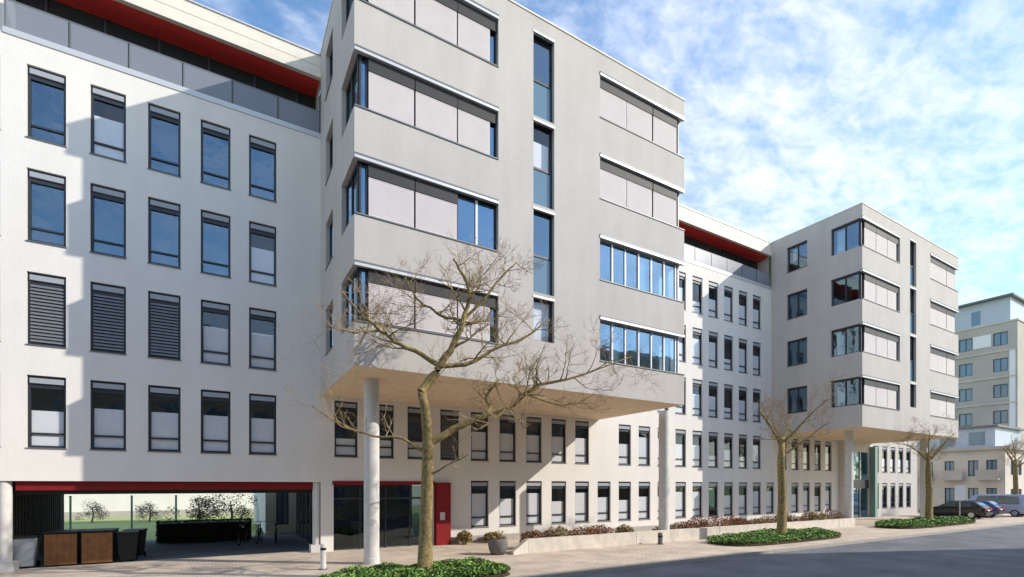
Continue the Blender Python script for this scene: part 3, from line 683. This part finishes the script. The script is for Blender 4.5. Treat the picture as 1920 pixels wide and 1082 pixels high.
def street_tree(label, c, seed, h=7.0, sc=1.0, fk=.58):
    t = thing('street_tree', label, 'tree', c, 'bare street trees'); T = Tree(seed, 15.3, Vector(c)); r = random.Random(seed)
    th = h*fk; tr = [Vector((0, 0, 0)), Vector((.05, .0, th*.4)), Vector((-.02, .03, th*.75)), Vector((.05, 0, th))]
    T.trunk.tube(tr, [.25*sc, .19*sc, .17*sc, .13*sc], 10)
    for k in range(7):
        a = k*2.4+r.uniform(-.4, .4); e = r.uniform(.3, 1.1); ln = h*.33*r.uniform(.8, 1.15); dv = Vector((math.cos(a), math.sin(a)*.75, e)).normalized()
        if math.sin(a) > .4 : dv.y *= .4
        st = tr[2].lerp(tr[3], r.uniform(.2, 1)); T.limb([st, st+dv*ln*.4+Vector((0, 0, .1)), st+dv*ln*.75+Vector((0, 0, .15)), st+dv*ln], .055*sc, .012, 4, .2, 1.0, 1)
    T.finish(t)
street_tree('slim bare tree in the middle green bed by the pale low wall', (24.3, 14.6, 0), 12, 8.8)
street_tree('bare tree in the farthest green bed beside the parked cars', (42.4, 15.0, 0), 15, 8.6)
street_tree('bare tree at the right edge in front of the beige building', (60.6, 15.2, 0), 18, 8.6)

# ------------------------------------------------------------------ things in and beyond the passage
for n_, (uu, lb) in enumerate(((-5.05, 'left of two brown wooden bin cabinets beneath the passage'), (-4.1, 'right of two brown wooden bin cabinets beneath the passage'))):
    c = thing('bin_cabinet', lb, 'bin cabinet', (uu, D+.55, 0), 'wooden bin cabinets')
    sub('body', MB().box(.02, .88, .03, 1.1, .04, 1.12).mesh('body', M['black']), c); sub('lid', MB().box(0, .9, -.02, 1.12, 1.12, 1.16).mesh('lid', M['black']), c)
    bd = MB().box(0, .16, 0, .028, .06, 1.08).mesh('board', M['wood'])
    for k in range(5):
        b = sub('board', bd, c); b.location = (.04+k*.165, 0, 0)
def wheelie(label, loc, m, rz=0):
    c = thing('wheeled_bin', label, 'bin', loc, 'wheeled bins in the passage', rz)
    b = MB(); b.v = [(-.22,-.25,.08),(.22,-.25,.08),(.22,.25,.08),(-.22,.25,.08),(-.29,-.33,1.0),(.29,-.33,1.0),(.29,.33,1.0),(-.29,.33,1.0)]; b.f = [(3,2,1,0),(4,5,6,7),(0,1,5,4),(1,2,6,5),(2,3,7,6),(3,0,4,7)]
    sub('body', b.mesh('body', m), c); sub('lid', MB().box(-.31, .31, -.36, .36, 1.003, 1.07).box(-.25, .25, .36, .42, 1.0, 1.04).mesh('lid', M['black']), c)
    for x in (-.24, .24): sub('wheel', MB().ring((x, .25, .1), .075, .028, 'x', 14, 6).mesh('wheel', M['rubber']), c)
wheelie('black wheeled bin nearest the right wooden cabinet', (-2.85, D+.95, 0), M['black'], .1); wheelie('black wheeled bin behind another black bin in the passage', (-2.75, D+1.9, 0), M['black'], -.1)
wheelie('grey wheeled bin with black lid beside the left passage column', (-5.5, D+.75, 0), mat('grey_bin', (.25, .28, .32), .6), .0)
def bicycle(label, loc, rz, m):
    c = thing('bicycle', label, 'bicycle', loc, 'bicycles parked in the passage', rz)
    for x in (-.52, .52):
        w = sub('wheel', MB().ring((x, 0, .34), .32, .02, 'y', 26, 6).mesh('wheel', M['rubber']), c)
        sp_ = MB()
        for k in range(10): a = k*.628; sp_.tube([(x, 0, .34), (x+.31*math.cos(a), 0, .34+.31*math.sin(a))], .003, 3, False)
        sub('spokes', sp_.mesh('spokes', M['steel']), w)
    f = MB()
    for a, b in (((-.52,0,.34),(-.05,0,.3)),((-.05,0,.3),(-.18,0,.82)),((-.52,0,.34),(-.16,0,.75)),((-.05,0,.3),(.36,0,.74)),((-.16,0,.75),(.34,0,.82)),((.52,0,.34),(.32,0,.92))): f.tube([a, b], .018, 6)
    sub('frame', f.mesh('frame', m), c)
    sub('saddle', MB().box(-.32, -.06, -.07, .07, .84, .89).mesh('saddle', M['black']), c)
    sub('handlebar', MB().tube([(.30, 0, .92), (.30, 0, 1.0)], .015, 6).tube([(.2, -.27, 1.0), (.32, 0, 1.01), (.2, .27, 1.0)], .014, 6).mesh('handlebar', M['steel']), c)
for k, (uu, vv, lb) in enumerate(((.9, 26.2, 'dark bicycle parked leftmost in the passage'), (1.6, 26.3, 'dark bicycle parked between two others in the passage'), (2.3, 26.1, 'dark bicycle parked nearest the lobby glazing'))):
    bicycle(lb, (uu, vv, 0), 1.25+.1*k, M['carblack'])
hd = thing('hedge', 'dark clipped hedge at the far end of the passage', 'hedge', (-.6, 29.0, 0))
sub('core', MB().box(-1.9, 1.9, -.45, .45, 0, .9).mesh('core', M['leafh']), hd)
def hs(r):
    x, y, z = r.uniform(-2, 2), r.uniform(-.55, .55), r.uniform(.02, 1.02); k = r.randrange(3)
    return Vector((x, math.copysign(.5, y), z)) if k == 0 else Vector((x, y, .98)) if k == 1 else Vector((math.copysign(1.95, x), y, z))
sub('foliage', leaves(3500, hs, .06, 'leafh'), hd)
def far_tree(label, c, h, seed, mn='leafd'):
    r = random.Random(seed); t = thing('field_tree', label, 'tree', c, 'bushes and small trees on the lawn')
    sub('trunk', MB().tube([(0, 0, 0), (.1, 0, h*.3), (0, .1, h*.6)], [h*.035, h*.025, h*.012], 7).mesh('trunk', M['bark']), t)
    bl = [(Vector((r.gauss(0, h*.2), r.gauss(0, h*.2), h*r.uniform(.2, .72))), h*r.uniform(.14, .24)) for _ in range(14)]
    def smp(g):
        c_, q = g.choice(bl); v_ = Vector((g.gauss(0, 1), g.gauss(0, 1), g.gauss(0, 1))).normalized(); return c_+v_*q*g.random()**.4
    sub('crown', leaves(1300, smp, h*.03, mn, 'crown', r), t)
M['leaff'] = mat('leaf_far', (.075, .095, .06), .9, island=.5)
hall = thing('long_hall', 'long low white hall across the lawn seen through the passage', 'building', (-40, 56, -.15))
grid_building(hall, M['white'], -40, 30, 56, 66, 4.2, [(-38+4*j, -37+4*j, 2.9, 3.6) for j in range(16)], [])
MB().box(-40.2, 30.2, 55.8, 66.2, 4.2, 4.4).build('roof', M['trim'], hall)
MB().box(-40, 30, 55.9, 55.98, -.15, .45).build('plinth', M['beige'], hall)
for k, (x, v, h, lb) in enumerate(((172, 50, 1.75, 'dark round bush on the lawn, leftmost through the passage'), (280, 49, 1.8, 'grey green round bush on the lawn in the middle of the passage view'), (372, 40, 2.4, 'bushy small tree above the left part of the dark hedge'), (432, 38, 2.6, 'bushy small tree above the right part of the dark hedge'))):
    p = at(x, 911, v); far_tree(lb, (p.x, p.y, -.15), h*1.15, 40+k, 'leaff')
for k, (x, lb) in enumerate(((132, 'leftmost thin green fence post behind the passage'), (247, 'thin green fence post behind the bins'), (330, 'thin green fence post left of the dark hedge'))):
    p = at(x, 911, 33); t = thing('fence_post', lb, 'fence post', (p.x, p.y, -.15), 'green fence posts'); sub('post', MB().tube([(0, 0, 0), (0, 0, 2.3)], .05, 8).mesh('post', M['green']), t); sub('cap', MB().box(-.06, .06, -.06, .06, 2.3, 2.34).mesh('cap', M['green']), t)
# bollard, litter post, sign
def bollard(label, loc, m, h, r=.075):
    t = thing('bollard', label, 'bollard', loc, 'bollards on the pavement')
    b = MB().lathe([(r, .0), (r, h-.06), (r*.9, h-.02), (r*.4, h)], 14); sub('post', b.mesh('post', m), t); sub('band', MB().lathe([(r+.004, h-.22), (r+.004, h-.14)], 14).mesh('band', M['black']), t); sub('foot', MB().lathe([(r*1.5, 0), (r*1.5, .03)], 14).mesh('foot', M['trim']), t)
p = at(606, 1068, 1); d_ = 2.7*930.3/(1068-911.2); lat = (606-960)/930.3*d_
bollard('pale metal bollard standing before the small passage column', (d_*math.sin(A)+lat*math.cos(A), d_*math.cos(A)-lat*math.sin(A), 0), M['column'], .85, .09)
bollard('short dark grey bollard in front of the low wall near the right column', (17.55, 16.3, 0), M['trim'], .55, .11)
sg = thing('street_sign', 'small white sign panel on a post beside the far bed', 'sign', (49.6, 15.6, 0))
sub('post', MB().tube([(0, 0, 0), (0, 0, 2.8)], .04, 8).mesh('post', M['steel']), sg); sub('panel', MB().box(-.35, .35, -.06, -.03, 1.6, 2.75).mesh('panel', M['white_metal']), sg); sg.rotation_euler.z = -.7

# ------------------------------------------------------------------ parked cars (local: length along y, rear at -y)
def car(label, loc, m, L_=4.4, W_=1.78, H=1.46, van=False, rz=0):
    c = thing('parked_van' if van else 'parked_car', label, 'van' if van else 'car', loc, 'vehicles parked nose to the building', rz)
    w = W_/2
    if van: prof = [(0, .35, 1.0, H-.08, .97), (.06, .28, 1.1, H, .97), (.5, .25, 1.1, H, .96), (L_*.6, .25, 1.1, H, .95), (L_*.74, .25, 1.08, H-.1, .92), (L_*.88, .25, 1.05, 1.12, .9), (L_*.97, .28, .85, .86, .86), (L_, .35, .7, .71, .8)]
    else: prof = [(0, .38, .78, .79, .86), (.06, .28, .92, .95, .93), (.28, .24, .95, 1.12, .97), (.75, .22, .95, H-.04, .98), (1.5, .22, .94, H, .99), (2.3, .22, .93, H-.03, .99), (3.05, .22, .9, .98, .98), (3.7, .22, .82, .84, .95), (L_-.1, .26, .68, .7, .88), (L_, .36, .6, .61, .8)]
    rings = []; mb = MB(); mb.smooth = True
    for (y, zb, zbelt, zr, k) in prof:
        a = w*k; rr = a*(.76 if zr-zbelt > .2 else .97)
        rings.append([(-a*.92, y, zb), (-a, y, zb+.15), (-a, y, zbelt-.06), (-a*.97, y, zbelt), (-rr, y, zr-.05), (-rr*.85, y, zr), (rr*.85, y, zr), (rr, y, zr-.05), (a*.97, y, zbelt), (a, y, zbelt-.06), (a, y, zb+.15), (a*.92, y, zb)])
    for r_ in rings: mb.v += r_
    n = 12
    for j in range(len(rings)-1):
        for k in range(n): mb.f.append((j*n+k, j*n+(k+1) % n, (j+1)*n+(k+1) % n, (j+1)*n+k))
    mb.f.append(tuple(range(n))); mb.f.append(tuple((len(rings)-1)*n+k for k in reversed(range(n))))
    sub('body', mb.mesh('body', m), c)
    yy0, yy1 = (.5, L_*.72) if van else (.8, 2.7)
    for s_ in (-1, 1):
        g = MB(); x1, x2 = s_*(w*.975+.012), s_*(w*.80+.012); zb_, zt_ = (1.15 if van else .98), H-.16
        for a, b in ((yy0, (yy0+yy1)/2-.04), ((yy0+yy1)/2+.04, yy1)): g.quad((x1, a, zb_), (x1, b, zb_), (x2, min(b, yy1-.25), zt_), (x2, max(a, yy0+.12), zt_))
        sub('side_window', g.mesh('side_window', M['carglass']), c)
        sub('tail_light', MB().box(s_*w*.66-.13, s_*w*.66+.13, -.025, .12, .72, .92).mesh('tail_light', M['tail']), c)
        for y in (.82, L_-.85):
            wl = sub('wheel', MB().ring((s_*(w-.1), y, .32), .225, .095, 'x', 22, 8).mesh('wheel', M['rubber']), c)
            rm_ = MB().lathe([(.2, -.02), (.2, .02)], 16); rm_.v = [(s_*(w-.03)+z, y+a, .32+b) for a, b, z in rm_.v]; sub('rim', rm_.mesh('rim', M['steel']), wl)
    if van: rwm = MB().box(-w*.7, w*.7, -.01, .02, 1.2, H-.2)
    else: rwm = MB().quad((-w*.74, .2, 1.06), (w*.74, .2, 1.06), (w*.66, .66, H-.07), (-w*.66, .66, H-.07))
    sub('rear_window', rwm.mesh('rear_window', M['carglass']), c)
    sub('bumper', MB().box(-w*.84, w*.84, -.07, .08, .36, .58).mesh('bumper', M['black']), c); sub('number_plate', MB().box(-.26, .26, -.035, .02, .66, .77).mesh('number_plate', M['plate']), c)
car('black car with red tail lights parked beyond the farthest green bed', (53.8, 15.1, 0), M['carblack'])
car('blue car parked beside the black car at the right', (57.0, 15.2, 0), M['carblue'])
car('pale lilac van parked at the right edge of the street', (60.9, 14.3, 0), M['carsilver'], 4.9, 1.95, 1.95, True)
